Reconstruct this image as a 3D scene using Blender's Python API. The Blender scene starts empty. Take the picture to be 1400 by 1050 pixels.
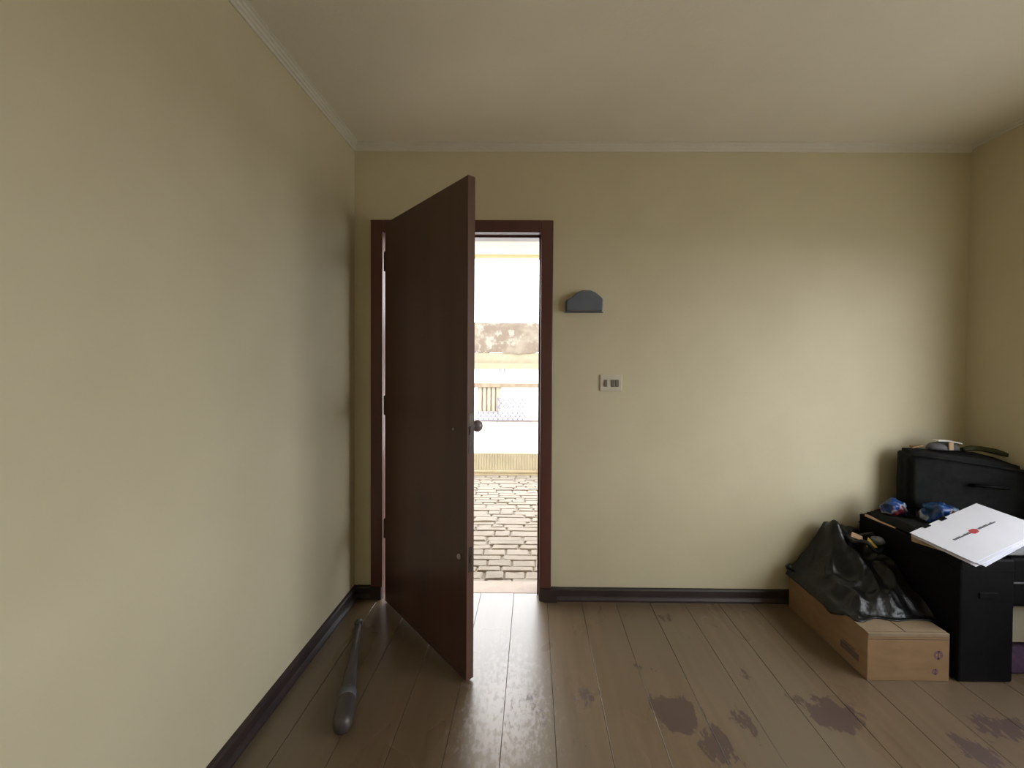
import bpy, bmesh, math, random
from mathutils import Vector, Matrix, noise
random.seed(7)
sc = bpy.context.scene
COL = sc.collection
R = math.radians

# ---------------------------------------------------------------- camera
CAM_Z = 1.332
cd = bpy.data.cameras.new('camera')
cam = bpy.data.objects.new('camera', cd); COL.objects.link(cam)
cd.sensor_width = 36.0
cd.lens = 535.0 / 1400.0 * 36.0
cd.shift_x = (700 - 725) / 1400.0
cd.shift_y = (507 - 525) / 1400.0
cd.clip_start = 0.02; cd.clip_end = 300
cam.matrix_world = (Matrix.Translation((0, 0, CAM_Z)) @ Matrix.Rotation(R(0.43), 4, 'Z') @
                    Matrix.Rotation(R(90 - 0.86), 4, 'X') @ Matrix.Rotation(0.0062, 4, 'Z'))
sc.camera = cam

# ---------------------------------------------------------------- daylight
w = bpy.data.worlds.new('overcast_sky'); sc.world = w; w.use_nodes = True
bg = w.node_tree.nodes['Background']
bg.inputs[0].default_value = (0.93, 0.965, 1.0, 1)
bg.inputs[1].default_value = 3.0

vs = sc.view_settings
vs.view_transform = 'Standard'; vs.look = 'None'; vs.gamma = 1.0; vs.use_curve_mapping = False
vs.exposure = 1.38
sc.cycles.max_bounces = 10
sc.cycles.diffuse_bounces = 6
sc.cycles.sample_clamp_indirect = 6.0

# room dimensions
XL, XR, YB, YR, ZC = -1.015, 2.43, 2.215, -1.35, 2.568
YO = 2.365                      # outer face of the door wall
DX0, DX1, DZ = -0.848, 0.040, 2.072   # clear door opening
WY0, WY1, WZ0, WZ1 = -0.50, 1.62, 0.62, 2.04   # opening of the window in the right wall, beside the viewer

# portals guide sampling through the two real openings
def portal(name, loc, rot, sx, sy):
    l = bpy.data.lights.new(name, 'AREA'); l.shape = 'RECTANGLE'; l.size = sx; l.size_y = sy
    l.cycles.is_portal = True
    o = bpy.data.objects.new(name, l); COL.objects.link(o); o.location = loc; o.rotation_euler = rot
    return o
portal('window_portal', (XR + 0.14, (WY0 + WY1) / 2, (WZ0 + WZ1) / 2), (0, R(90), 0), WZ1 - WZ0, WY1 - WY0)
portal('doorway_portal', ((DX0 + DX1) / 2, YO + 0.01, DZ / 2), (R(-90), 0, 0), DX1 - DX0, DZ)

# ---------------------------------------------------------------- materials
def new_mat(name):
    m = bpy.data.materials.new(name); m.use_nodes = True
    nt = m.node_tree; b = nt.nodes['Principled BSDF']
    return m, nt, b
def N(nt, t, **kw):
    n = nt.nodes.new(t)
    for k, v in kw.items(): setattr(n, k, v)
    return n
def mathn(nt, op, a, b=None, clamp=False):
    n = N(nt, 'ShaderNodeMath', operation=op, use_clamp=clamp)
    for i, v in enumerate((a, b)):
        if v is None: continue
        if isinstance(v, (int, float)): n.inputs[i].default_value = v
        else: nt.links.new(v, n.inputs[i])
    return n.outputs[0]
def mixc(nt, f, a, b):
    n = N(nt, 'ShaderNodeMix', data_type='RGBA')
    for i, v in ((0, f), (6, a), (7, b)):
        if isinstance(v, (int, float)): n.inputs[i].default_value = v
        elif isinstance(v, tuple): n.inputs[i].default_value = (*v, 1) if len(v) == 3 else v
        else: nt.links.new(v, n.inputs[i])
    return n.outputs[2]
def coords(nt, scale=(1, 1, 1), kind='Object'):
    tc = N(nt, 'ShaderNodeTexCoord'); mp = N(nt, 'ShaderNodeMapping')
    mp.inputs['Scale'].default_value = scale
    nt.links.new(tc.outputs[kind], mp.inputs[0]); return mp.outputs[0]
def noise_tex(nt, vec, scale, detail=4, rough=0.55):
    n = N(nt, 'ShaderNodeTexNoise'); n.inputs['Scale'].default_value = scale
    n.inputs['Detail'].default_value = detail; n.inputs['Roughness'].default_value = rough
    nt.links.new(vec, n.inputs['Vector']); return n.outputs['Fac']
def ramp(nt, f, lo, hi):
    n = N(nt, 'ShaderNodeMapRange'); n.inputs[1].default_value = lo; n.inputs[2].default_value = hi
    n.interpolation_type = 'SMOOTHSTEP'; nt.links.new(f, n.inputs[0]); return n.outputs[0]
def bump(nt, b, h, dist, strength=1.0):
    n = N(nt, 'ShaderNodeBump'); n.inputs['Distance'].default_value = dist
    n.inputs['Strength'].default_value = strength
    nt.links.new(h, n.inputs['Height']); nt.links.new(n.outputs[0], b.inputs['Normal'])

def noisy(name, c1, c2, scale=8, rough=0.6, stretch=(1, 1, 1), bumpd=0.0, metal=0.0, spec=0.5, bscale=None, lo=.3, hi=.7):
    m, nt, b = new_mat(name)
    v = coords(nt, stretch)
    f = ramp(nt, noise_tex(nt, v, scale), lo, hi)
    nt.links.new(mixc(nt, f, c1, c2), b.inputs['Base Color'])
    b.inputs['Roughness'].default_value = rough; b.inputs['Metallic'].default_value = metal
    b.inputs['Specular IOR Level'].default_value = spec
    if bumpd: bump(nt, b, noise_tex(nt, v, bscale or scale * 4), bumpd)
    return m

M_WALL = noisy('cream_wall_paint', (0.595, 0.535, 0.375), (0.625, 0.565, 0.40), 3, 0.55, bumpd=0.0005, bscale=50, spec=0.35)
M_CEIL = noisy('ceiling_paint', (0.80, 0.75, 0.64), (0.83, 0.78, 0.67), 3, 0.7, bumpd=0.001, bscale=50)
M_CORN = noisy('cornice_plaster', (0.68, 0.65, 0.56), (0.71, 0.68, 0.59), 10, 0.6)
M_MAHOG = noisy('mahogany_door', (0.060, 0.027, 0.022), (0.088, 0.039, 0.031), 6, 0.33, (1, 1, 0.08), 0.0004, bscale=40)
M_EDGE = noisy('mahogany_edge', (0.10, 0.045, 0.030), (0.13, 0.058, 0.038), 8, 0.6, (1, 1, 0.08))
M_FRAME = noisy('mahogany_frame', (0.085, 0.032, 0.027), (0.12, 0.046, 0.037), 6, 0.32, (1, 1, 0.1), 0.0004, bscale=40)
M_BASE = noisy('dark_skirting', (0.026, 0.017, 0.018), (0.036, 0.023, 0.022), 6, 0.5, (1, 1, 1))
M_HINGE = noisy('hinge_metal', (0.05, 0.045, 0.04), (0.09, 0.075, 0.06), 20, 0.45, metal=0.8)
M_STEEL = noisy('dull_steel', (0.45, 0.43, 0.42), (0.55, 0.53, 0.5), 20, 0.3, metal=0.9)
M_KNOB = noisy('grey_knob', (0.22, 0.19, 0.19), (0.28, 0.24, 0.24), 20, 0.35, metal=0.3)
M_SILL = noisy('sill_stone', (0.34, 0.25, 0.19), (0.38, 0.29, 0.22), 14, 0.5, bumpd=0.0006)
M_STONE = noisy('painted_stone', (0.185, 0.155, 0.121), (0.222, 0.190, 0.153), 9, 0.75, bumpd=0.004, bscale=22)
M_MORTAR = noisy('painted_mortar', (0.17, 0.138, 0.105), (0.20, 0.168, 0.13), 20, 0.9, bumpd=0.003)
M_FLUTE = noisy('cream_fluted_wall', (0.41, 0.36, 0.265), (0.47, 0.415, 0.31), 5, 0.8)
M_LEDGE = noisy('cream_ledge', (0.40, 0.33, 0.22), (0.45, 0.38, 0.26), 5, 0.8)
M_EAVE = noisy('eaves_plaster', (0.78, 0.68, 0.50), (0.82, 0.72, 0.54), 4, 0.8)
M_EXT = noisy('outer_house_paint', (0.75, 0.68, 0.52), (0.8, 0.73, 0.58), 4, 0.8)
M_STREET = noisy('pale_street', (0.70, 0.69, 0.66), (0.78, 0.77, 0.74), 2, 0.85)
M_GROUND = noisy('outer_ground', (0.28, 0.265, 0.235), (0.33, 0.31, 0.275), 2, 0.9)
M_WHITEF = noisy('white_facade', (0.86, 0.85, 0.82), (0.90, 0.89, 0.86), 4, 0.8)
M_CREAMF = noisy('cream_facade', (0.215, 0.18, 0.12), (0.24, 0.20, 0.137), 6, 0.8, lo=.4, hi=.6)
M_BAND = noisy('ochre_band', (0.20, 0.17, 0.10), (0.23, 0.195, 0.12), 6, 0.8)
M_BEAM = noisy('weathered_beam', (0.14, 0.10, 0.065), (0.20, 0.15, 0.10), 5, 0.8)
M_SLAT = noisy('cream_slat', (0.265, 0.24, 0.165), (0.295, 0.265, 0.19), 5, 0.6)
M_SLATB = noisy('rusty_gap', (0.15, 0.095, 0.07), (0.18, 0.12, 0.09), 5, 0.6)
M_LATT = noisy('grey_lattice_metal', (0.10, 0.09, 0.14), (0.13, 0.12, 0.17), 15, 0.5)
M_CARD = noisy('cardboard', (0.235, 0.14, 0.066), (0.28, 0.17, 0.085), 9, 0.8, (1, 1, 3))
M_CARDT = noisy('cardboard_top', (0.22, 0.16, 0.095), (0.26, 0.19, 0.12), 12, 0.8)
M_PRINT = noisy('box_print', (0.10, 0.06, 0.045), (0.13, 0.08, 0.06), 30, 0.8)
M_PRINTP = noisy('purple_box_print', (0.15, 0.07, 0.10), (0.19, 0.10, 0.12), 30, 0.8)
M_BAG = noisy('black_plastic', (0.006, 0.006, 0.007), (0.012, 0.012, 0.012), 10, 0.30, spec=0.35, bumpd=0.006, bscale=16)
M_BLACK = noisy('black_vinyl', (0.004, 0.004, 0.005), (0.006, 0.006, 0.007), 10, 0.6, spec=0.12, bumpd=0.001)
M_CLOTHB = noisy('black_woven_cloth', (0.007, 0.008, 0.009), (0.013, 0.014, 0.014), 30, 0.85, spec=0.25, bumpd=0.0012, bscale=120)
M_PAPER = noisy('white_paper', (0.74, 0.75, 0.84), (0.79, 0.80, 0.90), 5, 0.6)
M_RED = noisy('red_print', (0.45, 0.05, 0.07), (0.5, 0.08, 0.09), 30, 0.6)
M_INK = noisy('dark_ink', (0.09, 0.09, 0.12), (0.14, 0.14, 0.17), 30, 0.6)
M_NAVY = noisy('navy_folder', (0.02, 0.02, 0.07), (0.035, 0.03, 0.10), 10, 0.5)
M_YEL = noisy('yellow_card', (0.62, 0.42, 0.03), (0.68, 0.47, 0.05), 10, 0.5)
M_TAN = noisy('tan_card', (0.50, 0.34, 0.22), (0.56, 0.39, 0.26), 10, 0.7)
M_GREYP = noisy('grey_pouch', (0.09, 0.09, 0.10), (0.13, 0.13, 0.14), 14, 0.6)
M_OLIVE = noisy('olive_strap', (0.035, 0.045, 0.016), (0.06, 0.065, 0.028), 14, 0.8)
M_WHITEP = noisy('white_plastic', (0.70, 0.70, 0.66), (0.76, 0.76, 0.72), 6, 0.4)
M_BEIGEB = noisy('beige_carton', (0.40, 0.37, 0.29), (0.46, 0.43, 0.34), 8, 0.8)
M_PURPLE = noisy('purple_cloth', (0.05, 0.025, 0.06), (0.08, 0.04, 0.09), 20, 0.9, bumpd=0.004, bscale=30)
M_CLUB = noisy('grey_worn_wood', (0.055, 0.047, 0.046), (0.085, 0.072, 0.07), 7, 0.4, (1, 1, .3))
M_SLATE = noisy('slate_plastic', (0.11, 0.13, 0.16), (0.14, 0.16, 0.19), 8, 0.45)
M_PLATE = noisy('switch_plate_plastic', (0.60, 0.54, 0.44), (0.64, 0.58, 0.47), 8, 0.35)
M_SWITCH = noisy('grey_switch', (0.16, 0.15, 0.12), (0.20, 0.19, 0.15), 8, 0.4)
M_SUB = noisy('subfloor_dark', (0.02, 0.014, 0.01), (0.03, 0.02, 0.015), 8, 0.9)

def blue_bag_mat():
    m, nt, b = new_mat('blue_printed_plastic')
    v = coords(nt)
    f = ramp(nt, noise_tex(nt, v, 11, 2), 0.54, 0.58)
    g = ramp(nt, noise_tex(nt, coords(nt, (1.3, 1, 1)), 9, 1), 0.60, 0.64)
    c = mixc(nt, ramp(nt, noise_tex(nt, v, 6, 1), .4, .6), (0.012, 0.045, 0.11), (0.010, 0.05, 0.26))
    c = mixc(nt, f, c, (0.36, 0.44, 0.55)); c = mixc(nt, g, c, (0.15, 0.02, 0.035))
    nt.links.new(c, b.inputs['Base Color']); b.inputs['Roughness'].default_value = 0.3
    bump(nt, b, noise_tex(nt, v, 40), 0.004)
    return m
M_BLUE = blue_bag_mat()

def stained_mat():
    m, nt, b = new_mat('weathered_concrete')
    v = coords(nt, (1, 1, 1))
    f = ramp(nt, noise_tex(nt, v, 1.6, 5, .6), 0.40, 0.62)
    g = ramp(nt, noise_tex(nt, v, 5, 4), 0.52, 0.66)
    c = mixc(nt, f, (0.115, 0.085, 0.062), (0.165, 0.135, 0.10))
    c = mixc(nt, mathn(nt, 'MULTIPLY', g, 0.5), c, (0.27, 0.255, 0.21))
    nt.links.new(c, b.inputs['Base Color']); b.inputs['Roughness'].default_value = 0.9
    return m
M_STAIN = stained_mat()

def floor_mat():
    m, nt, b = new_mat('worn_floor_board')
    geo = N(nt, 'ShaderNodeNewGeometry'); sep = N(nt, 'ShaderNodeSeparateXYZ')
    nt.links.new(geo.outputs['Position'], sep.inputs[0])
    X, Y = sep.outputs[0], sep.outputs[1]
    def mp(scale, off=(0, 0, 0)):
        n = N(nt, 'ShaderNodeMapping'); n.inputs['Scale'].default_value = scale
        n.inputs['Location'].default_value = off
        nt.links.new(geo.outputs['Position'], n.inputs[0]); return n.outputs[0]
    oi = N(nt, 'ShaderNodeObjectInfo')
    grain = noise_tex(nt, mp((26, 1.6, 1)), 1.0, 6, .6)
    big = noise_tex(nt, mp((2.2, 1.2, 1)), 1.0, 3)
    c = mixc(nt, ramp(nt, grain, .3, .7), (0.125, 0.082, 0.047), (0.165, 0.115, 0.070))
    c = mixc(nt, mathn(nt, 'MULTIPLY', oi.outputs['Random'], 0.35), c, (0.135, 0.082, 0.044))
    c = mixc(nt, ramp(nt, big, .35, .7), c, (0.14, 0.104, 0.068))
    # finish worn through in patches; each has its own place and size on the boards
    ns = noise_tex(nt, mp((16, 8, 1)), 1.0, 6, .68)
    fine = noise_tex(nt, mp((50, 20, 1)), 1.0, 4, .65)
    patches = [(0.555, 1.485, .105, .085, 1.25), (0.655, 1.36, .07, .09, .9), (1.17, 1.49, .12, .09, 1.0), (1.05, 1.56, .09, .07, .55),
               (0.80, 1.45, .05, .11, .75), (0.215, 1.53, .06, .10, .62), (0.70, 2.06, .06, .05, .66),
               (0.50, 2.07, .035, .045, .7), (0.02, 1.50, .06, .15, .62), (-0.07, 1.45, .05, .12, .5), (0.50, 1.72, .08, .07, .5),
               (0.76, 1.92, .03, .10, .55), (1.55, 1.35, .10, .10, .8), (0.22, 1.84, .04, .12, .5), (1.75, 1.45, .14, .08, .7),
               (0.93, 1.68, .03, .09, .55), (.17, 1.35, .05, .12, .5)]
    tot = None
    for (px, py, rx, ry, s) in patches:
        dx = mathn(nt, 'DIVIDE', mathn(nt, 'SUBTRACT', X, px), rx)
        dy = mathn(nt, 'DIVIDE', mathn(nt, 'SUBTRACT', Y, py), ry)
        r2 = mathn(nt, 'ADD', mathn(nt, 'MULTIPLY', dx, dx), mathn(nt, 'MULTIPLY', dy, dy))
        g = mathn(nt, 'MULTIPLY', mathn(nt, 'EXPONENT', mathn(nt, 'MULTIPLY', r2, -0.9)), s)
        tot = g if tot is None else mathn(nt, 'MAXIMUM', tot, g)
    k = mathn(nt, 'ADD', mathn(nt, 'MULTIPLY', mathn(nt, 'SUBTRACT', ns, 0.5), 1.7), tot)
    k = mathn(nt, 'ADD', k, mathn(nt, 'MULTIPLY', mathn(nt, 'SUBTRACT', fine, 0.5), 0.9))
    mask = ramp(nt, k, 0.54, 0.63)
    c = mixc(nt, mathn(nt, 'MULTIPLY', mask, 0.85), c, (0.060, 0.030, 0.028))
    # pale scuffed flecks, strengthened in the colour to stand in for doorway sheen
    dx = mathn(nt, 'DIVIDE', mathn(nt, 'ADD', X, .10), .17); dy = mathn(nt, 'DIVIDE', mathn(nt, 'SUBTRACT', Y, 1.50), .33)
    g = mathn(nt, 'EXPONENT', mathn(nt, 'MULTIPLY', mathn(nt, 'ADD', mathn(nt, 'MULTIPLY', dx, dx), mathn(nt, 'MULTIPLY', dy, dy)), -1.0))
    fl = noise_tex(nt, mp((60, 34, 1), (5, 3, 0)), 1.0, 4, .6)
    scuff_sheen = ramp(nt, mathn(nt, 'ADD', fl, mathn(nt, 'MULTIPLY', g, .26)), .58, .76)
    c = mixc(nt, mathn(nt, 'MULTIPLY', scuff_sheen, mathn(nt, 'MULTIPLY', g, .85)), c, (.40, .35, .35))
    nt.links.new(c, b.inputs['Base Color'])
    rr = mathn(nt, 'ADD', mathn(nt, 'MULTIPLY', big, 0.25), mathn(nt, 'ADD', mathn(nt, 'MULTIPLY', mask, 0.2), 0.17))
    nt.links.new(rr, b.inputs['Roughness'])
    h = mathn(nt, 'SUBTRACT', mathn(nt, 'MULTIPLY', grain, 0.25), mathn(nt, 'MULTIPLY', mask, 0.5))
    b.inputs['Specular IOR Level'].default_value = 0.6
    b.inputs['Coat Weight'].default_value = 0.6; b.inputs['Coat Roughness'].default_value = 0.36; b.inputs['Coat IOR'].default_value = 1.5
    bump(nt, b, h, 0.0006)
    return m
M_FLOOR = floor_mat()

# ---------------------------------------------------------------- mesh helpers
def add_box(bm, p0, p1, M=None):
    x0, y0, z0 = p0; x1, y1, z1 = p1
    vs_ = [bm.verts.new(v) for v in ((x0, y0, z0), (x1, y0, z0), (x1, y1, z0), (x0, y1, z0),
                                     (x0, y0, z1), (x1, y0, z1), (x1, y1, z1), (x0, y1, z1))]
    for f in ((0, 3, 2, 1), (4, 5, 6, 7), (0, 1, 5, 4), (1, 2, 6, 5), (2, 3, 7, 6), (3, 0, 4, 7)):
        bm.faces.new([vs_[i] for i in f])
    if M is not None: bmesh.ops.transform(bm, matrix=M, verts=vs_)
    return vs_
def lathe(bm, prof, M=None, seg=24, cap=True):
    rings = []
    for (r, z) in prof:
        rings.append([bm.verts.new((r * math.cos(2 * math.pi * i / seg), r * math.sin(2 * math.pi * i / seg), z)) for i in range(seg)])
    for a, b_ in zip(rings, rings[1:]):
        for i in range(seg):
            bm.faces.new((a[i], a[(i + 1) % seg], b_[(i + 1) % seg], b_[i]))
    if cap:
        bm.faces.new(list(reversed(rings[0]))); bm.faces.new(rings[-1])
    vv = [v for r_ in rings for v in r_]
    if M is not None: bmesh.ops.transform(bm, matrix=M, verts=vv)
    return vv
def prism(bm, prof, a, b_):
    """profile of 3D offsets swept from point a to point b_ (straight)"""
    A = [bm.verts.new(Vector(a) + Vector(p)) for p in prof]; B = [bm.verts.new(Vector(b_) + Vector(p)) for p in prof]
    n = len(prof)
    for i in range(n): bm.faces.new((A[i], A[(i + 1) % n], B[(i + 1) % n], B[i]))
    bm.faces.new(list(reversed(A))); bm.faces.new(B)
def poly_slab(bm, pts, th):
    """pts: list of 3D points (planar-ish outline); thickness th downwards"""
    A = [bm.verts.new(p) for p in pts]; B = [bm.verts.new((p[0], p[1], p[2] - th)) for p in pts]
    n = len(pts)
    bm.faces.new(A); bm.faces.new(list(reversed(B)))
    for i in range(n): bm.faces.new((A[i], B[i], B[(i + 1) % n], A[(i + 1) % n]))
def tube(bm, pts, r, seg=8, squash=1.0):
    rings = []
    for i, p in enumerate(pts):
        p = Vector(p)
        d = (Vector(pts[min(i + 1, len(pts) - 1)]) - Vector(pts[max(i - 1, 0)])).normalized()
        u = d.cross(Vector((0, 0, 1)))
        if u.length < 1e-4: u = Vector((1, 0, 0))
        u.normalize(); v = u.cross(d)
        rr = r[i] if isinstance(r, (list, tuple)) else r
        rings.append([bm.verts.new(p + u * rr * math.cos(2 * math.pi * k / seg) + v * rr * squash * math.sin(2 * math.pi * k / seg)) for k in range(seg)])
    for a, b_ in zip(rings, rings[1:]):
        for i in range(seg): bm.faces.new((a[i], a[(i + 1) % seg], b_[(i + 1) % seg], b_[i]))
    bm.faces.new(list(reversed(rings[0]))); bm.faces.new(rings[-1])
def obj(name, bm, mat, parent=None, smooth=False, bevel=0.0, seg=2):
    bmesh.ops.recalc_face_normals(bm, faces=bm.faces)
    me = bpy.data.meshes.new(name); bm.to_mesh(me); bm.free()
    me.materials.append(mat)
    if smooth:
        for p in me.polygons: p.use_smooth = True
    o = bpy.data.objects.new(name, me); COL.objects.link(o)
    if parent is not None: o.parent = parent
    if bevel:
        md = o.modifiers.new('bevel', 'BEVEL'); md.width = bevel; md.segments = seg; md.limit_method = 'ANGLE'
    return o
def box_obj(name, p0, p1, mat, parent=None, bevel=0.0, M=None):
    bm = bmesh.new(); add_box(bm, p0, p1, M); return obj(name, bm, mat, parent, bevel=bevel)
def thing(name, label, cat, group=None):
    o = bpy.data.objects.new(name, None); COL.objects.link(o); o.empty_display_size = .05
    return tag(o, label, cat, group)
def tag(o, label, cat, group=None):
    o['label'] = label; o['category'] = cat
    if group: o['group'] = group
    return o
def struct(o, label=None, cat=None):
    o['kind'] = 'structure'
    if label: o['label'] = label
    if cat: o['category'] = cat
    return o
def root_at(o, loc):
    """put an Empty at the thing's base, keeping its children where they are"""
    loc = Vector(loc); o.location = loc
    for c in o.children: c.location = c.location - loc
    return o

# ================================================================ THE ROOM
# door wall, one mesh around the doorway
bm = bmesh.new()
add_box(bm, (XL - .15, YB, -0.2), (DX0 - .02, YO, 2.75))
add_box(bm, (DX1 + .02, YB, -0.2), (XR + .15, YO, 2.75))
add_box(bm, (DX0 - .02, YB, DZ + .02), (DX1 + .02, YO, 2.75))
struct(obj('wall_back', bm, M_WALL), 'cream painted wall with the doorway, light switch and dark skirting', 'wall')
struct(box_obj('wall_left', (XL - .15, YR - .15, -.2), (XL, YB, 2.75), M_WALL), 'long bare cream painted wall left of the open door', 'wall')
bm = bmesh.new()
add_box(bm, (XR, YR - .15, -.2), (XR + .15, WY0, 2.75)); add_box(bm, (XR, WY1, -.2), (XR + .15, YB, 2.75))
add_box(bm, (XR, WY0, -.2), (XR + .15, WY1, WZ0)); add_box(bm, (XR, WY0, WZ1), (XR + .15, WY1, 2.75))
struct(obj('wall_right', bm, M_WALL), 'cream painted wall at the far right behind the black suitcase', 'wall')
struct(box_obj('wall_rear', (XL, YR - .15, -.2), (XR, YR, 2.75), M_WALL), 'plain cream wall behind the viewer', 'wall')
struct(box_obj('ceiling', (XL, YR, ZC), (XR, YB, ZC + .1), M_CEIL), 'plain off-white plaster ceiling with narrow cornice', 'ceiling')

# window in the right wall
win = bpy.data.objects.new('window_1', None); COL.objects.link(win)
struct(win, 'white framed window in the right wall beside the viewer', 'window')
bm = bmesh.new()
ym = (WY0 + WY1) / 2
for (a, b_) in (((WY0, WZ0), (WY0 + .04, WZ1)), ((WY1 - .04, WZ0), (WY1, WZ1)), ((WY0 + .04, WZ0), (WY1 - .04, WZ0 + .04)),
                ((WY0 + .04, WZ1 - .04), (WY1 - .04, WZ1)), ((ym - .02, WZ0 + .04), (ym + .02, WZ1 - .04))):
    add_box(bm, (XR + .06, a[0], a[1]), (XR + .11, b_[0], b_[1]))
obj('window_frame', bm, M_WHITEP, win)

# cornices
c_, h_ = .032, .040
prof = [(0, -h_), (.006, -h_), (.008, -h_ * .72), (.014, -h_ * .66), (.016, -h_ * .42), (.022, -h_ * .36), (.024, -h_ * .16), (c_, -h_ * .1), (c_, 0), (0, 0)]
bm = bmesh.new(); prism(bm, [(p[0], 0, p[1]) for p in prof], (XL, YR, ZC), (XL, YB, ZC))
struct(obj('trim_1', bm, M_CORN), 'grooved pale cornice along the top of the left wall', 'cornice')
bm = bmesh.new(); prism(bm, [(0, -p[0], p[1]) for p in prof], (XL, YB, ZC), (XR, YB, ZC))
struct(obj('trim_2', bm, M_CORN), 'narrow pale cornice above the doorway wall', 'cornice')
bm = bmesh.new(); prism(bm, [(-p[0] * .6, 0, p[1] * .6) for p in prof], (XR, YR, ZC), (XR, YB, ZC))
struct(obj('trim_3', bm, M_CORN), 'narrow pale cornice along the top of the right wall', 'cornice')

# floor: sub-floor with individual boards
floor = struct(box_obj('floor', (XL - .1, YR - .1, -.06), (XR + .1, YO - .05, -.018), M_SUB), 'worn brown floor of long wide wooden boards with bare patches', 'floor')
PW = .1915
x = -.104 - PW * 5
edges = [XL]
while x < XR:
    if x > XL + .02: edges.append(x)
    x += PW
edges.append(XR)
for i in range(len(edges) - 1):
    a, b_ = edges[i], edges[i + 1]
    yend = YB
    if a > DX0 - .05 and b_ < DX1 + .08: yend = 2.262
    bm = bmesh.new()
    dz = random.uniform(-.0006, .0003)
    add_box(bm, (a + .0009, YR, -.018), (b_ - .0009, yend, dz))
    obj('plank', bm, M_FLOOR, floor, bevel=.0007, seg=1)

# skirting boards
def skirt_prof(sx, sy):
    pr = [(0, 0), (.030, 0), (.030, .010), (.022, .020), (.017, .024), (.017, .058), (.013, .066), (0, .068)]
    return [(p[0] * sx, p[0] * sy, p[1]) for p in pr]
bm = bmesh.new(); prism(bm, skirt_prof(1, 0), (XL, YR, 0), (XL, YB, 0))
struct(obj('baseboard_left', bm, M_BASE), 'dark wooden skirting along the left wall', 'skirting')
bm = bmesh.new(); prism(bm, skirt_prof(0, -1), (XL + .018, YB, 0), (DX0 - .066, YB, 0))
add_box(bm, (DX0 - .068, YB - .030, 0), (DX0 - .004, YB - .0005, .070))
struct(obj('baseboard_back', bm, M_BASE), 'short dark skirting between the left corner and the door frame', 'skirting')
bm = bmesh.new(); prism(bm, skirt_prof(0, -1), (DX1 + .066, YB, 0), (XR, YB, 0))
# plinth block wrapping the foot of the casing
vv = [(DX1 + .002, YB - .022), (DX1 + .030, YB - .040), (DX1 + .10, YB - .040), (DX1 + .10, YB - .001), (DX1 + .002, YB - .001)]
poly_slab(bm, [(p[0], p[1], .070) for p in vv], .070)
struct(obj('baseboard_front', bm, M_BASE), 'dark skirting running right from the doorway to the cardboard box', 'skirting')
bm = bmesh.new(); prism(bm, skirt_prof(-1, 0), (XR, YR, 0), (XR, YB, 0))
struct(obj('baseboard_right', bm, M_BASE), 'dark skirting along the right wall', 'skirting')

# door frame
fr = bpy.data.objects.new('door_2', None); COL.objects.link(fr)
fr.name = 'trim_4'
struct(fr, 'dark reddish brown wooden frame around the open doorway', 'door frame')
CW = .068
box_obj('casing', (DX0 - CW, YB - .021, .0), (DX0, YB, DZ + CW), M_FRAME, fr, .004)
box_obj('casing', (DX1, YB - .021, .0), (DX1 + CW, YB, DZ + CW), M_FRAME, fr, .004)
box_obj('casing', (DX0, YB - .0208, DZ), (DX1, YB, DZ + CW), M_FRAME, fr, .004)
box_obj('jamb', (DX0 - .02, YB, -.02), (DX0, YO, DZ + .02), M_FRAME, fr, .002)
box_obj('jamb', (DX1, YB, -.02), (DX1 + .02, YO, DZ + .02), M_FRAME, fr, .002)
box_obj('head_jamb', (DX0, YB, DZ), (DX1, YO, DZ + .02), M_FRAME, fr, .002)
box_obj('stop_bead', (DX1 - .010, YB + .040, 0), (DX1, YB + .075, DZ), M_FRAME, fr, .002)
box_obj('stop_bead', (DX0, YB + .040, 0), (DX0 + .010, YB + .075, DZ), M_FRAME, fr, .002)
box_obj('stop_bead', (DX0 + .01, YB + .040, DZ - .010), (DX1 - .01, YB + .075, DZ), M_FRAME, fr, .002)
struct(box_obj('trim_5', (DX0, 2.264, -.14), (DX1, 2.392, .0), M_SILL, None, .004), 'beige stone threshold under the open doorway', 'threshold')

# door leaf (built along local +X from the hinge, local -Y is the face seen)
door = bpy.data.objects.new('door_1', None); COL.objects.link(door)
struct(door, 'dark mahogany door standing open into the room', 'door')
H = Vector((-.821, 2.163, 0)); F = Vector((-.271, 1.609, 0))
LW = (F - H).length; ang = math.atan2(F.y - H.y, F.x - H.x)
door.location = H; door.rotation_euler = (0, 0, ang)
TH = .036
bm = bmesh.new(); add_box(bm, (0, 0, .010), (LW - .003, TH, 2.109)); obj('leaf', bm, M_MAHOG, door, bevel=.0015, seg=1)
bm = bmesh.new(); add_box(bm, (LW - .003, 0.0003, .010), (LW, TH - .0003, 2.109)); obj('edge_strip', bm, M_EDGE, door)
for o_ in (o for o in door.children if o.name.startswith('edge_strip')): o_['label'] = 'lighter reddish edge strip of the door'
for z in (.48 - .07, 1.165 - .065, 1.90):
    bm = bmesh.new()
    zc = z
    lathe(bm, [(.0075, zc - .052), (.0085, zc - .048), (.0085, zc + .048), (.0075, zc + .052), (.004, zc + .058)], Matrix.Translation((-.011, .006, 0)), 12)
    add_box(bm, (-.013, .004, zc - .048), (.002, .009, zc + .048))
    add_box(bm, (-.03, .026, zc - .048), (-.001, .031, zc + .048))
    obj('hinge', bm, M_HINGE, door, smooth=False)
# knob on the far face
bm = bmesh.new()
lathe(bm, [(.026, 0), (.028, .003), (.024, .008), (.011, .012), (.010, .040), (.018, .046), (.026, .056), (.028, .066), (.024, .077), (.012, .083), (.002, .084)],
      Matrix.Translation((LW - .066, TH, 1.062)) @ Matrix.Rotation(R(-90), 4, 'X'), 24)
obj('door_knob', bm, M_KNOB, door, smooth=True)['label'] = 'round grey knob on the outer face'
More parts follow.
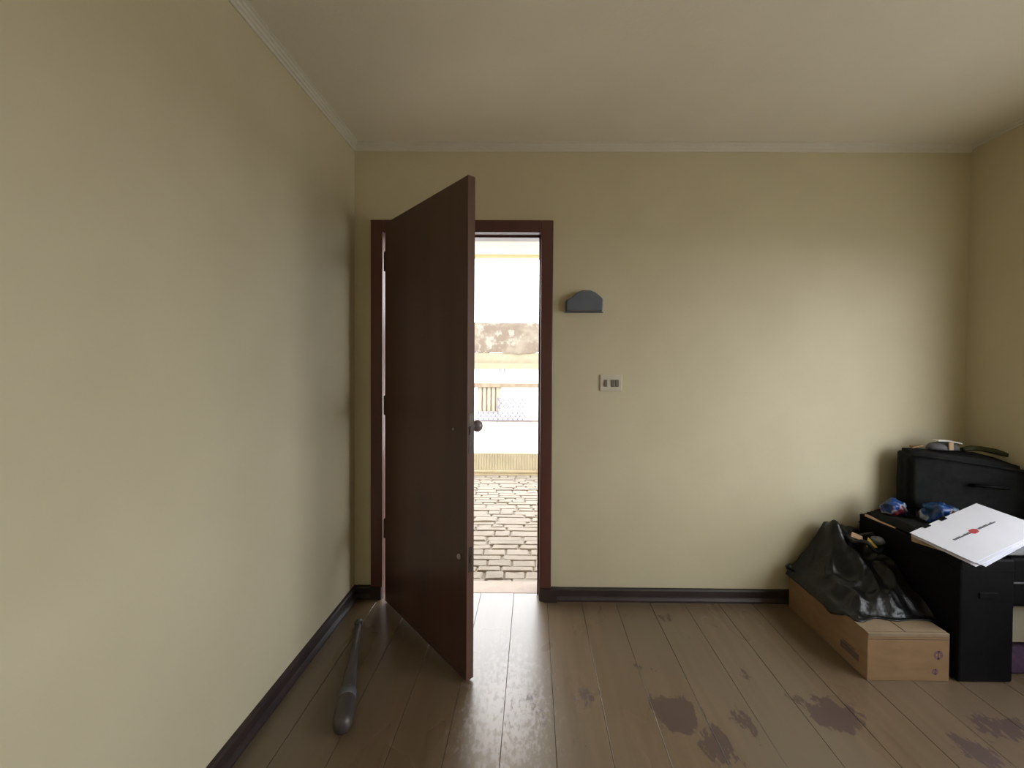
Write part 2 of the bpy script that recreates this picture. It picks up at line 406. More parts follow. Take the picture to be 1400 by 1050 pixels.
# keyhole rose
bm = bmesh.new()
lathe(bm, [(.006, 0), (.006, .003), (.0035, .004), (.0035, .001)], Matrix.Translation((LW - .102, 0, 1.054)) @ Matrix.Rotation(R(90), 4, 'X'), 16)
obj('keyhole', bm, M_STEEL, door)
bm = bmesh.new()
lathe(bm, [(.012, 0), (.012, .004), (.009, .006), (.009, .008), (.002, .008)], Matrix.Translation((LW - .052, 0, .518)) @ Matrix.Rotation(R(90), 4, 'X'), 16)
obj('lock_cylinder', bm, M_STEEL, door)
bm = bmesh.new(); add_box(bm, (LW, .010, .465), (LW + .0012, .027, .570)); add_box(bm, (LW + .001, .014, .505), (LW + .004, .023, .532))
obj('lock_plate', bm, M_HINGE, door)
bm = bmesh.new(); add_box(bm, (LW, .008, .96), (LW + .0012, .029, 1.13)); add_box(bm, (LW + .001, .012, 1.04), (LW + .005, .025, 1.075))
obj('latch_plate', bm, M_HINGE, door)

# ================================================================ OUTSIDE
PZ = -.14
PY0, PY1 = YO, 5.2
struct(box_obj('ground', (-40, -40, PZ - .5), (40, 60, PZ - .10), M_GROUND), 'ground outside the house', 'ground')
struct(box_obj('street', (-12, 5.35, PZ - .14), (12, 10.3, PZ - .02), M_STREET), 'bright pale paved street beyond the low fluted wall', 'street')
patio = struct(box_obj('patio_floor', (-4, PY0, PZ - .12), (4, PY1 + .2, PZ - .011), M_MORTAR), 'cream painted stone paving outside the doorway', 'patio')
rnd = random.Random(3)
stuff = bmesh.new()
def stone(bm, x0, x1, y0, y1):
    g = .0035
    j = lambda s=.008: rnd.uniform(-s, s)
    h = PZ + rnd.uniform(-.004, .006)
    base = [(x0 + g + j(), y0 + g + j(.004)), ((x0 + x1) / 2 + j(.02), y0 + g + j(.004)), (x1 - g + j(), y0 + g + j(.004)), (x1 - g + j(), y1 - g + j(.004)),
            ((x0 + x1) / 2 + j(.02), y1 - g + j(.004)), (x0 + g + j(), y1 - g + j(.004))]
    cx, cy = (x0 + x1) / 2, (y0 + y1) / 2
    lo = [bm.verts.new((p[0], p[1], PZ - .02)) for p in base]
    hi = [bm.verts.new((p[0] + (cx - p[0]) * .04, p[1] + (cy - p[1]) * .08, h - .005)) for p in base]
    tp = [bm.verts.new((p[0] + (cx - p[0]) * .12, p[1] + (cy - p[1]) * .17, h + rnd.uniform(0, .003))) for p in base]
    n = 6
    for i in range(n):
        bm.faces.new((lo[i], lo[(i + 1) % n], hi[(i + 1) % n], hi[i]))
        bm.faces.new((hi[i], hi[(i + 1) % n], tp[(i + 1) % n], tp[i]))
    bm.faces.new(tp)
y = PY0 + .03; nst = 0
while y < PY1 - .02:
    hrow = rnd.uniform(.06, .115)
    if y + hrow > PY1: hrow = PY1 - y
    x = -3.9 + rnd.uniform(0, .2)
    while x < 3.9:
        wd = rnd.choice((.11, .14, .18, .23, .30)) * rnd.uniform(.9, 1.1)
        near = -.95 < x < .22 and nst < 295
        if near:
            bm = bmesh.new(); stone(bm, x, x + wd, y, y + hrow); obj('paving_stone', bm, M_STONE, patio); nst += 1
        else:
            stone(stuff, x, x + wd, y, y + hrow)
        x += wd
    y += hrow
o_ = obj('outer_stones', stuff, M_STONE, patio); o_['kind'] = 'stuff'

# low fluted wall at the patio edge
fw = bpy.data.objects.new('fluted_wall', None); COL.objects.link(fw)
tag(fw, 'low cream wall with vertical fluting at the far edge of stone paving', 'garden wall')
y0 = PY1
bm = bmesh.new()
add_box(bm, (-4, y0 + .03, PZ - .02), (4, y0 + .16, PZ + .285)); obj('core', bm, M_FLUTE, fw)
bm = bmesh.new()
x = -3.98
while x < 3.98:
    prism(bm, [(.0165 * math.cos(t), -.010 * math.sin(t), 0) for t in [math.pi * k / 6 for k in range(7)]], (x, y0 + .031, PZ + .07), (x, y0 + .031, PZ + .282))
    x += .036
o_ = obj('fluting', bm, M_FLUTE, fw); o_['kind'] = 'stuff'
bm = bmesh.new(); prism(bm, [(0, 0, 0), (0, -.02, .0), (0, -.02, .025), (0, -.005, .035), (0, -.02, .045), (0, -.02, .068), (0, .03, .068), (0, .03, 0)], (-4, y0, PZ - .01), (4, y0, PZ - .01))
obj('plinth', bm, M_LEDGE, fw)
root_at(fw, (0, y0, PZ))

# eaves over the patio and outer skin of the house
bm = bmesh.new(); add_box(bm, (-4, YO, 2.50), (4, 4.25, 2.62)); add_box(bm, (-4, 4.19, 2.47), (4, 4.25, 2.50))
struct(obj('eaves', bm, M_EAVE), 'cream plastered eaves above the doorway outside', 'eaves')
bm = bmesh.new()
add_box(bm, (-4, YO, -.14), (DX0 - .01, YO + .012, 2.50)); add_box(bm, (DX1 + .01, YO, -.14), (4, YO + .012, 2.50)); add_box(bm, (DX0 - .01, YO, DZ + .005), (DX1 + .01, YO + .012, 2.50))
struct(obj('wall_outer', bm, M_EXT), 'outer cream render of the house wall', 'wall')

# building across the street
FY = 10.5
nb = bpy.data.objects.new('neighbour_building', None); COL.objects.link(nb)
tag(nb, 'white building across the street under a stained brown upper wall', 'building')
obj_ = box_obj
box_obj('wall', (-9, FY, PZ - .1), (9, FY + .4, 1.36), M_WHITEF, nb)
box_obj('upper_wall', (-9, FY + .05, 1.36), (9, FY + .4, 1.66), M_CREAMF, nb)['label'] = 'cream upper strip'
box_obj('cornice', (-9, FY - .12, 1.22), (9, FY + .05, 1.37), M_BAND, nb, .01)['label'] = 'ochre cornice band'
# stained parapet with a ragged lower edge
bm = bmesh.new()
prev = None; xs = -9.0
while xs < 9.0:
    zl = 1.66 + .07 * noise.noise(Vector((xs * 1.3, 0, 0))) + .03 * noise.noise(Vector((xs * 6, 3, 0)))
    vs4 = [bm.verts.new((xs, FY + .02, zl)), bm.verts.new((xs, FY + .02, 2.46)), bm.verts.new((xs, FY + .35, 2.46)), bm.verts.new((xs, FY + .35, zl))]
    if prev:
        for k in range(4): bm.faces.new((prev[k], prev[(k + 1) % 4], vs4[(k + 1) % 4], vs4[k]))
    else: bm.faces.new(vs4)
    prev = vs4; xs += .06
bm.faces.new(list(reversed(prev)))
obj('parapet', bm, M_STAIN, nb)['label'] = 'stained brown parapet with ragged lower edge'
box_obj('beam', (-9, FY - .16, .735), (9, FY, .84), M_BEAM, nb, .01)['label'] = 'brown weathered beam'
box_obj('kerb', (-9, FY - .30, PZ - .1), (9, FY - .24, PZ + .02), M_BEAM, nb, .01)
g = box_obj('gate_panel', (-1.47, FY - .03, .08), (-.90, FY, .735), M_SLATB, nb)
for k in range(6):
    x = -1.47 + k * .118
    box_obj('slat', (x + .015, FY - .06, .09), (min(x + .095, -.905), FY - .03, .73), M_SLAT, g, .004)
# little pipes and sign brackets on the white strip
for (x, a, b_) in ((-.90, 1.06, 1.22), (-.78, 1.03, 1.22), (-.62, 1.03, 1.14), (-.52, 1.0, 1.13), (-.02, .9, 1.06)):
    box_obj('bracket', (x, FY - .03, a), (x + .02, FY, b_), M_LATT, nb)
def lattice(name, x0, x1, z0, z1, label, yy):
    t = thing(name, label, 'railing')
    box_obj('rail', (x0, yy - .012, z1 - .015), (x1, yy + .012, z1), M_LATT, t)
    box_obj('rail', (x0, yy - .012, z0), (x1, yy + .012, z0 + .015), M_LATT, t)
    for xx in (x0, x1 - .02): box_obj('post', (xx, yy - .014, PZ - .03), (xx + .02, yy + .014, z1 + .02), M_LATT, t)
    step = .125; hgt = z1 - z0 - .03
    xx = x0 + .01
    while xx + hgt * .8 < x1:
        for s in (0, 1):
            a = xx if s == 0 else xx + hgt * .8; b2 = xx + hgt * .8 if s == 0 else xx
            bm = bmesh.new(); prism(bm, [(-.016, -.005, 0), (.016, -.005, 0), (.016, .005, 0), (-.016, .005, 0)], (a, yy + (.006 if s else -.006), z0 + .015), (b2, yy + (.006 if s else -.006), z1 - .015))
            if s == 0 or True: obj('bar', bm, M_LATT, t)
        xx += step
    root_at(t, (x0, yy, PZ - .02))
lattice('lattice_railing', -.93, -.06, .20, .47, 'upper grey lattice railing panel right of the slatted gate', FY - .38)
lattice('lattice_railing', -1.42, -.06, -.10, .12, 'longer grey lattice railing panel along the street edge under the gate', FY - .46)

# ================================================================ WALL FITTINGS
sw = thing('light_switch', 'pale rectangular switch plate with grey switches right of the doorway', 'light switch')
px0, px1, pz0, pz1 = .377, .501, 1.187, 1.280
box_obj('plate', (px0, YB - .007, pz0), (px1, YB, pz1), M_PLATE, sw, .003)
for (a, b_) in ((.400, .418), (.440, .460), (.463, .483)):
    box_obj('rocker', (a, YB - .012, 1.212), (b_, YB - .006, 1.252), M_SWITCH, sw, .002)
for xx in (.386, .492):
    bm = bmesh.new(); lathe(bm, [(.003, 0), (.003, .0015)], Matrix.Translation((xx, YB - .007, 1.233)) @ Matrix.Rotation(R(90), 4, 'X'), 10); obj('screw', bm, M_STEEL, sw)
root_at(sw, ((px0 + px1) / 2, YB, pz0))

wb = thing('wall_box', 'slate grey dome-topped plastic box fixed to wall above the switch', 'wall box')
out = [(.178, 1.632), (.385, 1.632), (.389, 1.700), (.372, 1.716), (.345, 1.738), (.315, 1.750), (.268, 1.750), (.235, 1.734), (.205, 1.706), (.178, 1.694)]
bm = bmesh.new()
A = [bm.verts.new((p[0], YB, p[1])) for p in out]; B = [bm.verts.new((p[0] * .96 + .0113, YB - .045, p[1] * .96 + .0675)) for p in out]
for i in range(len(out)): bm.faces.new((A[i], A[(i + 1) % len(out)], B[(i + 1) % len(out)], B[i]))
bm.faces.new(B); bm.faces.new(list(reversed(A)))
obj('cover', bm, M_SLATE, wb, bevel=.006)
box_obj('base_plate', (.174, YB - .008, 1.627), (.391, YB, 1.634), M_SLATE, wb)
root_at(wb, (.28, YB, 1.63))

# ================================================================ CLUB ON THE FLOOR
club = thing('wooden_club', 'grey tapered club with rounded thick end lying behind the open door', 'club')
p0 = Vector((-.875, 1.955, .021)); p1 = Vector((-.672, 1.365, .036))
d = (p1 - p0); L = d.length
rot = d.to_track_quat('Z', 'Y').to_matrix().to_4x4()
bm = bmesh.new()
lathe(bm, [(.004, -.012), (.017, -.010), (.021, .0), (.017, .012), (.0135, .025)], Matrix.Translation(p0) @ rot, 20); obj('pommel', bm, M_CLUB, club, smooth=True)
bm = bmesh.new()
lathe(bm, [(.0135, .024), (.014, .10), (.017, .2), (.023, .32), (.029, .42), (.033, .50), (.0355, L - .05), (.0345, L - .025), (.029, L - .009), (.018, L), (.004, L + .003)], Matrix.Translation(p0) @ rot, 28)
obj('shaft', bm, M_CLUB, club, smooth=True)
bm = bmesh.new(); lathe(bm, [(.0315, .455), (.0335, .457), (.0345, .495), (.0332, .497)], Matrix.Translation(p0) @ rot, 28); obj('band', bm, M_GREYP, club, smooth=True)
root_at(club, (p0.x, p0.y, 0))

# ================================================================ THE PILE IN THE CORNER
def height_patch(name, x0, x1, y0, y1, fz, mat, parent=None, n=46, under=None, th=.004):
    """closed crumpled sheet: top surface fz(x,y,u,v), underside close below"""
    bm = bmesh.new(); top = []; bot = []
    for i in range(n + 1):
        rt, rb = [], []
        for j in range(n + 1):
            u, v = i / n, j / n
            X_, Y_, Z_ = fz(u, v)
            rt.append(bm.verts.new((X_, Y_, Z_)))
            rb.append(bm.verts.new((X_, Y_, min(Z_ - th, under if under is not None else Z_ - th))) )
        top.append(rt); bot.append(rb)
    for i in range(n):
        for j in range(n):
            bm.faces.new((top[i][j], top[i + 1][j], top[i + 1][j + 1], top[i][j + 1]))
            bm.faces.new((bot[i][j], bot[i][j + 1], bot[i + 1][j + 1], bot[i + 1][j]))
    for i in range(n):
        bm.faces.new((top[i][0], bot[i][0], bot[i + 1][0], top[i + 1][0])); bm.faces.new((top[i][n], top[i + 1][n], bot[i + 1][n], bot[i][n]))
        bm.faces.new((top[0][i], top[0][i + 1], bot[0][i + 1], bot[0][i])); bm.faces.new((top[n][i], bot[n][i], bot[n][i + 1], top[n][i + 1]))
    return obj(name, bm, mat, parent, smooth=True)
def ridged(x, y, z, s):
    return 1 - abs(noise.noise(Vector((x * s, y * s, z)))) * 2

# cardboard box
bx = thing('cardboard_box', 'long low brown cardboard box on the floor under black plastic bag', 'box')
BX0, BX1, BY0, BY1, BH = 1.428, 1.772, 1.655, 2.165, .200
bm = bmesh.new()
t = .004
add_box(bm, (BX0, BY0, 0.001), (BX1, BY1, .006))
add_box(bm, (BX0, BY0, .006), (BX1, BY0 + t, BH)); add_box(bm, (BX0, BY1 - t, .006), (BX1, BY1, BH))
add_box(bm, (BX0, BY0 + t, .006), (BX0 + t, BY1 - t, BH)); add_box(bm, (BX1 - t, BY0 + t, .006), (BX1, BY1 - t, BH))
obj('body', bm, M_CARD, bx)
xm = 1.594
for (a, b_, tilt) in ((BX0 + .001, xm - .002, .5), (xm + .002, BX1 - .001, -.3)):
    bm = bmesh.new(); add_box(bm, (a, BY0 + .012, BH + .001), (b_, BY1 - .01, BH + .0045))
    obj('top_flap', bm, M_CARDT, bx, bevel=.001, seg=1)
box_obj('front_lip', (BX0 + .001, BY0 - .0015, BH - .012), (BX1 - .001, BY0 + .010, BH + .003), M_CARDT, bx, .001)
box_obj('crease', (BX0 + .002, BY0 - .0006, BH - .024), (BX1 - .002, BY0, BH - .0215), M_PRINT, bx)
# printed marks
box_obj('printed_mark', (BX0 - .0006, 1.70, .045), (BX0, 1.80, .075), M_PRINT, bx)
box_obj('printed_mark', (BX0 - .0006, 1.72, .080), (BX0, 1.79, .085), M_PRINT, bx)
for (cx, cz, r) in ((1.727, .112, .019), (1.715, .040, .013)):
    bm = bmesh.new()
    lathe(bm, [(r, 0), (r, .0007), (r * .55, .0007), (r * .55, 0)], Matrix.Translation((cx, BY0, cz)) @ Matrix.Rotation(R(90), 4, 'X'), 20, cap=False)
    add_box(bm, (cx - .002, BY0 - .0007, cz - r), (cx + .002, BY0, cz + r)); obj('printed_mark', bm, M_PRINTP, bx)
root_at(bx, (1.6, 1.9, 0))

# black plastic bag slumped on the box
def bag_surf(u, v):
    X_ = 1.415 + u * .375; Y_ = 1.735 + v * .435
    if v < .25: X_ += (0.25 - v) * .10 * math.sin(u * 7 + 1)
    # height profile: low at the left and front, high at the back right
    m_ = min(1.0, max(0, u / .62)); m_ = m_ * m_ * (3 - 2 * m_)
    n_ = min(1.0, max(0, v / .80)); n_ = n_ ** 1.15
    Z_ = .212 + .030 * math.sin(min(1, v * 4) * math.pi / 2) * min(1, u * 5) + .215 * m_ * n_
    # peaked fold near the back
    Z_ += .055 * math.exp(-((X_ - 1.625) / .035) ** 2 - ((Y_ - 2.10) / .05) ** 2)
    # hollow of the bag mouth
    Z_ -= .085 * math.exp(-((X_ - 1.715) / .048) ** 2 - ((Y_ - 2.03) / .05) ** 2)
    Z_ += .036 * (ridged(X_, Y_, 2.3, 6.0) - .6) * min(1, u * 4) * min(1, v * 4 + .2)
    Z_ += .016 * (ridged(X_, Y_ * .7, 7.1, 15.0) - .6) * min(1, u * 6)
    if X_ < 1.4275:     # hangs over the left edge of the box
        X_ -= .004; Z_ = min(Z_, .222) - (1.4275 - X_) / .012 * (.020 + .030 * max(0, noise.noise(Vector((Y_ * 9, 0, 1)))) + .025 * max(0, .35 - v))
    else:
        if v < .05: Z_ -= (.05 - v) / .05 * .03
        Z_ = max(Z_, .2105)
    X_ = min(X_, 1.799)
    Y_ += .02 * noise.noise(Vector((X_ * 12, 5, 0))) * (1 - v)
    return X_, Y_, Z_
bag = thing('plastic_bag', 'crumpled black plastic bag slumped over the cardboard box', 'bag')
height_patch('body', 0, 0, 0, 0, bag_surf, M_BAG, bag, 70)
# knotted corner at the left
bm = bmesh.new(); tube(bm, [(1.425, 2.15, .228), (1.413, 2.155, .226), (1.404, 2.158, .222)], [.020, .013, .009], 10); obj('corner', bm, M_BAG, bag, smooth=True)
# open mouth of the bag: rolled rim
pts = []
for k in range(19):
    a = 2 * math.pi * k / 18
    pts.append((1.712 + .066 * math.cos(a), 2.02 + .075 * math.sin(a), .432 + .018 * math.sin(a * 2 + .5) + .012 * math.sin(a * 5)))
bm = bmesh.new(); tube(bm, pts, .011, 8); obj('rim', bm, M_BAG, bag, smooth=True)
root_at(bag, (1.6, 1.95, .205))
# things poking out of the bag mouth
def scrap(name, label, cat, pts, mat, th=.004):
    bm = bmesh.new(); poly_slab(bm, pts, th); o = obj(name, bm, mat); tag(o, label, cat); return o
scrap('yellow_card', 'small yellow triangular card poking out of the black bag', 'card', [(1.688, 1.975, .428), (1.735, 1.965, .428), (1.707, 1.99, .468)], M_YEL)
scrap('paper_scrap', 'crumpled tan paper scrap in the mouth of the black bag', 'paper', [(1.655, 2.03, .452), (1.69, 2.00, .446), (1.705, 2.02, .458), (1.675, 2.05, .468)], M_TAN)
bm = bmesh.new(); bmesh.ops.create_icosphere(bm, subdivisions=3, radius=1)
for v_ in bm.verts:
    k = 1 + .25 * noise.noise(v_.co * 2)
    v_.co = Vector((v_.co.x * .030 * k, v_.co.y * .028 * k, v_.co.z * .020 * k)) + Vector((1.752, 1.985, .452))
tag(obj('grey_pouch', bm, M_GREYP, smooth=True), 'small grey crumpled pouch beside the yellow card', 'pouch')

# tall black carton
KX0, KX1, KY0, KY1, KH = 1.806, 2.035, 1.650, 2.165, .525
kt = thing('black_carton', 'tall black box on the floor right of the cardboard box under papers', 'box')
bm = bmesh.new(); add_box(bm, (KX0, KY0, .001), (KX1, KY1, KH)); obj('body', bm, M_BLACK, kt, bevel=.008)
box_obj('lid_edge', (KX0 - .003, KY0 - .003, KH - .05), (KX1 + .003, KY1, KH - .045), M_BLACK, kt)
box_obj('handle_slot', (1.885, KY0 - .004, .36), (1.965, KY0 - .0002, .385), M_BLACK, kt, .003)
root_at(kt, (1.92, 1.9, 0))

# cardboard flaps lying on its top
def slab_thing(name, label, cat, pts, mat, th):
    bm = bmesh.new(); poly_slab(bm, pts, th); return tag(obj(name, bm, mat), label, cat)
slab_thing('cardboard_flap', 'torn tan cardboard flap at the back left edge of black box', 'cardboard',
           [(1.795, 2.115, .532), (1.835, 2.158, .534), (1.865, 2.10, .533), (1.855, 1.975, .533), (1.812, 1.955, .531), (1.800, 2.035, .531)], M_TAN, .005)
slab_thing('cardboard_sheet', 'tan cardboard sheet edge under the stack of white papers', 'cardboard',
           [(1.745, 1.80, .538), (1.80, 1.86, .540), (1.99, 1.86, .540), (1.98, 1.66, .540), (1.81, 1.645, .538)], M_TAN, .005)

# folded black cloth on top of the black box
def cloth_surf(u, v):
    X_ = 1.815 + u * .20; Y_ = 1.865 + v * (.275 - .15 * max(0, min(1, (u - .55) / .25)))
    e = min(1, 9 * min(u, v, 1 - u, 1 - v))
    Z_ = .541 + .020 * e + .014 * e * ridged(X_, Y_, 4.4, 7) - .004
    return X_ + .01 * noise.noise(Vector((v * 4, 1, 1))), Y_ + .012 * noise.noise(Vector((u * 5, 9, 1))), Z_
o_ = height_patch('folded_cloth', 0, 0, 0, 0, cloth_surf, M_CLOTHB, None, 30, under=.536)
tag(o_, 'folded black cloth on the black box under the blue plastic bags', 'cloth')

def crumple(name, label, loc, s, seed, mat, cat='bag'):
    bm = bmesh.new(); bmesh.ops.create_icosphere(bm, subdivisions=4, radius=1)
    for v_ in bm.verts:
        c = v_.co.copy()
        k = 1 + .30 * (ridged(c.x + seed, c.y, c.z + seed, 1.3) - .6) + .14 * noise.noise(c * 4 + Vector((seed, 0, 0)))
        z = c.z * s[2] * k
        if z < -s[2] * .62: z = -s[2] * .62
        v_.co = Vector((c.x * s[0] * k, c.y * s[1] * k, z))
    o = obj(name, bm, mat, smooth=True); o.location = loc
    return tag(o, label, cat)
crumple('blue_plastic_bag', 'small crumpled blue, white and red plastic bag nearer the corner wall', (1.890, 2.055, .594), (.055, .048, .048), 2.0, M_BLUE)
crumple('blue_plastic_bag', 'larger crumpled blue plastic bag beside the white papers', (2.000, 1.925, .612), (.078, .058, .056), 5.3, M_BLUE)

# tilted stack of papers
def paper_frame(dx, dy, dz, rot=0):
    A = Vector((1.716, 1.79, .566)); B = Vector((2.085, 1.85, .682)); D = Vector((1.80, 1.587, .558))
    ex = (B - A).normalized(); ey = (A - D); ey = (ey - ex * ey.dot(ex)).normalized(); ez = ex.cross(ey)
    O = A + (B - A) * .5 + (D - A) * .5
    M = Matrix(((ex.x, ey.x, ez.x, O.x), (ex.y, ey.y, ez.y, O.y), (ex.z, ey.z, ez.z, O.z), (0, 0, 0, 1)))
    return M @ Matrix.Rotation(rot, 4, 'Z') @ Matrix.Translation((dx, dy, dz))
sx, sy = .392, .232
def paper(label, dx, dy, dz, rot, mat=M_PAPER, name='paper_sheet', th=.0016, cat='paper', w_=sx, h_=sy, grp='papers stacked on the black box', curl=.0):
    bm = bmesh.new()
    nx, ny = 14, 8
    g_ = [[bm.verts.new((-w_ / 2 + w_ * i / nx + .0, -h_ / 2 + h_ * j / ny, -curl * ((i / nx) ** 3) * (1 - j / ny) - curl * .5 * ((1 - i / nx) ** 4)))
           for j in range(ny + 1)] for i in range(nx + 1)]
    for i in range(nx):
        for j in range(ny): bm.faces.new((g_[i][j], g_[i + 1][j], g_[i + 1][j + 1], g_[i][j + 1]))
    r_ = bmesh.ops.extrude_face_region(bm, geom=bm.faces[:])
    bmesh.ops.translate(bm, vec=(0, 0, -th), verts=[e for e in r_['geom'] if isinstance(e, bmesh.types.BMVert)])
    o = obj(name, bm, mat); o.matrix_world = paper_frame(dx, dy, dz, rot)
    return tag(o, label, cat, grp)
top = paper('topmost white sheet with a red mark between two dark lines of print', 0, 0, 0, 0, curl=.004)
paper('white sheet just below the printed one, slightly turned', .004, -.006, -.0045, .035, curl=.004)
paper('third white sheet of the stack, sticking out at the front', -.006, -.012, -.009, -.02, curl=.004)
paper('bottom white sheet of the stack on the navy folder', .016, -.012, -.0135, .045, curl=.004)
paper('navy folder under the stack of white papers', .022, -.004, -.020, .045, M_NAVY, 'folder', .003, 'folder', curl=.004)
# print on the top sheet: a dark line of lettering with a red emblem (too small to read in the photograph)
bm = bmesh.new()
rr = random.Random(11)
x = -.120
while x < .105:
    wd = rr.uniform(.004, .008)
    if not (-.032 < x + wd / 2 < .010):
        hh = rr.choice((.005, .007, .009))
        add_box(bm, (x, -.004, .0002), (x + wd, -.004 + hh, .0006))
    x += wd + .0018
pr = obj('printed_line', bm, M_INK, top); pr['kind'] = 'stuff'
bm = bmesh.new(); poly_slab(bm, [(-.034, -.002, .0006), (-.022, -.014, .0006), (.000, -.012, .0006), (.012, .002, .0006), (.000, .012, .0006), (-.020, .013, .0006)], .0004)
obj('red_emblem', bm, M_RED, top)['label'] = 'small red emblem'
for xx in (-.125, -.03):
    bm = bmesh.new(); add_box(bm, (xx, sy / 2 - .014, .0005), (xx + .032, sy / 2 + .006, .0035)); add_box(bm, (xx, sy / 2 + .003, -.022), (xx + .032, sy / 2 + .007, .0035))
    o_ = obj('binder_clip', bm, M_BLACK); o_.matrix_world = paper_frame(0, 0, 0)
    tag(o_, 'black clip on paper stack edge, ' + ('nearer the left corner' if xx < -.1 else 'halfway along the back edge'), 'clip', 'clips on the papers')
# lumpy bag that props the papers up
def prop_surf(u, v):
    X_ = 1.86 + u * .30; Y_ = 1.655 + v * .20
    e = min(1, 6 * min(u * 1.5, v, 1 - u, 1 - v))
    Z_ = .536 + .006 + max(0, (.075 * u - .004)) * e + .004 * e * ridged(X_, Y_, 1.2, 9)
    return X_, Y_, Z_
tag(height_patch('black_pouch', 0, 0, 0, 0, prop_surf, M_BAG, None, 24, under=.5405), 'flat black pouch wedged under the raised side of the papers', 'pouch')

# black case lying flat at the far right, level with the box top
fc = thing('flat_case', 'flat black case at the right edge beside the tall black box', 'case')
bm = bmesh.new(); add_box(bm, (2.05, 1.68, .30), (2.425, 2.165, .525)); obj('shell', bm, M_BLACK, fc, bevel=.02, seg=3)
box_obj('seam', (2.06, 1.677, .408), (2.42, 1.683, .414), M_GREYP, fc)
bm = bmesh.new(); tube(bm, [(2.18, 1.682, .43), (2.18, 1.655, .43), (2.30, 1.655, .43), (2.30, 1.682, .43)], .007, 8); obj('handle', bm, M_BLACK, fc, smooth=True)
root_at(fc, (2.25, 1.92, .30))
bc = thing('beige_carton', 'beige carton below the flat black case at right edge', 'box')
bm = bmesh.new(); add_box(bm, (2.085, 1.74, .110), (2.43, 2.15, .298)); obj('body', bm, M_BEIGEB, bc, bevel=.004)
box_obj('tape', (2.24, 1.7394, .112), (2.28, 1.7402, .296), M_CARDT, bc)
root_at(bc, (2.25, 1.94, .11))
def pc_surf(u, v):
    X_ = 2.055 + u * .37; Y_ = 1.70 + v * .47
    e = min(1, 7 * min(u, v, 1 - u, 1 - v))
    return X_, Y_, .008 + .088 * e ** .5 + .008 * e * noise.noise(Vector((X_ * 14, Y_ * 14, 0)))
tag(height_patch('folded_purple_cloth', 0, 0, 0, 0, pc_surf, M_PURPLE, None, 24, under=.002), 'dark purple folded cloth on the floor under the beige carton', 'cloth')

# big soft black suitcase against the corner
sc_ = thing('black_suitcase', 'big soft black suitcase standing against the corner behind the papers', 'suitcase')
foot = [(1.985, 2.075), (2.10, 2.02), (2.42, 1.905), (2.425, 2.165), (1.99, 2.165)]
ztop = [.885, .885, .845, .875, .900]
bm = bmesh.new()
def lerp(a, b, t): return a + (b - a) * t
lo = [bm.verts.new((p[0], p[1], .572)) for p in foot]
hi = [bm.verts.new((p[0], p[1], z)) for p, z in zip(foot, ztop)]
bm.faces.new(list(reversed(lo))); bm.faces.new(hi)
for i in range(5): bm.faces.new((lo[i], lo[(i + 1) % 5], hi[(i + 1) % 5], hi[i]))
bmesh.ops.bevel(bm, geom=bm.edges[:], offset=.022, segments=3, affect='EDGES')
bmesh.ops.triangulate(bm, faces=[f for f in bm.faces if len(f.verts) > 4]); 
bmesh.ops.subdivide_edges(bm, edges=[e for e in bm.edges if e.calc_length() > .05], cuts=5, use_grid_fill=True)
for v_ in bm.verts:
    v_.co.z += .010 * noise.noise(v_.co * 9) if v_.co.z > .6 else 0
    v_.co.y += .008 * noise.noise(v_.co * 8 + Vector((3, 0, 0)))
o_ = obj('body', bm, M_CLOTHB, sc_, smooth=True)
bm = bmesh.new(); tube(bm, [(1.992, 2.066, .868), (2.10, 2.010, .866), (2.27, 1.953, .846), (2.43, 1.898, .826)], .006, 8); obj('piping', bm, M_CLOTHB, sc_, smooth=True)
bm = bmesh.new(); tube(bm, [(1.992, 2.066, .60), (2.10, 2.010, .60), (2.27, 1.953, .60), (2.43, 1.898, .60)], .005, 8); obj('piping', bm, M_BLACK, sc_, smooth=True)
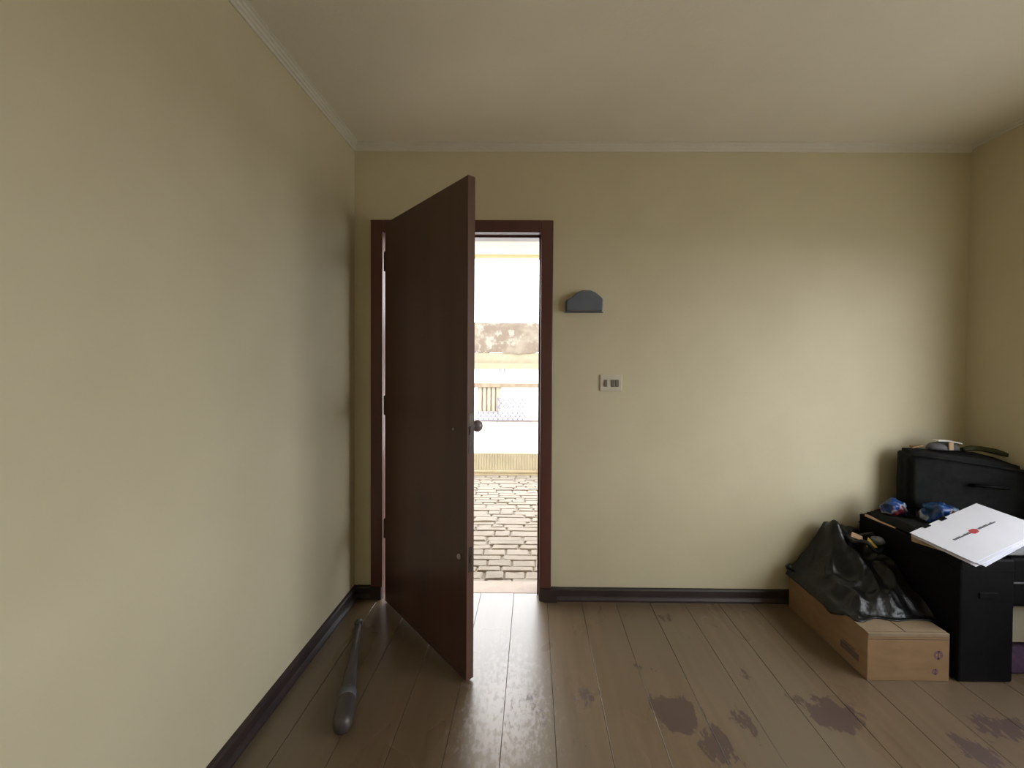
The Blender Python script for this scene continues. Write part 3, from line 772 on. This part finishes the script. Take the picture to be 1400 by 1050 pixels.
bm = bmesh.new(); tube(bm, [(2.20, 1.976, .74), (2.20, 1.945, .75), (2.31, 1.905, .75), (2.31, 1.938, .74)], .009, 8); obj('handle', bm, M_BLACK, sc_, smooth=True)
for cx, cy in ((2.03, 2.06), (2.41, 1.95)):
    box_obj('foot', (cx - .015, cy, .545), (cx + .015, cy + .03, .575), M_BLACK, sc_)
    box_obj('foot', (cx - .015, 2.12, .526), (cx + .015, 2.15, .575), M_BLACK, sc_)
root_at(sc_, (2.2, 2.05, .526))

# small things on the suitcase
sp = thing('white_topped_pouch', 'small dark pouch with a white strip and tan tag on the suitcase', 'pouch')
bm = bmesh.new(); bmesh.ops.create_icosphere(bm, subdivisions=3, radius=1)
for v_ in bm.verts:
    k = 1 + .2 * noise.noise(v_.co * 1.7)
    v_.co = Vector((2.190 + v_.co.x * .080 * k, 2.10 + v_.co.y * .045, max(.897, .905 + v_.co.z * .034 * k)))
obj('body', bm, M_GREYP, sp, smooth=True)
bm = bmesh.new(); prism(bm, [(0, -.014, 0), (0, .014, 0), (0, .014, .006), (0, -.014, .006)], (2.135, 2.085, .943), (2.190, 2.080, .943))
prism(bm, [(0, -.014, 0), (0, .014, 0), (0, .014, .006), (0, -.014, .006)], (2.189, 2.080, .943), (2.245, 2.070, .932))
obj('white_strip', bm, M_WHITEP, sp)
box_obj('tan_tag', (2.172, 2.050, .902), (2.194, 2.056, .942), M_TAN, sp)
root_at(sp, (2.19, 2.10, .90))
bm = bmesh.new(); tube(bm, [(2.275, 2.08, .900), (2.33, 2.09, .905), (2.38, 2.085, .902), (2.425, 2.06, .893), (2.43, 2.01, .885)], [.014, .018, .017, .019, .012], 10, squash=.8)
tag(obj('olive_strap', bm, M_OLIVE, smooth=True), 'rolled dark olive strap on top of the suitcase by the wall', 'strap')
bm = bmesh.new(); poly_slab(bm, [(2.02, 2.09, .908), (2.07, 2.085, .922), (2.10, 2.11, .918), (2.05, 2.14, .908)], .008)
tag(obj('brown_scrap', bm, M_CARD), 'small brown cardboard scrap on the left end of the suitcase', 'cardboard')
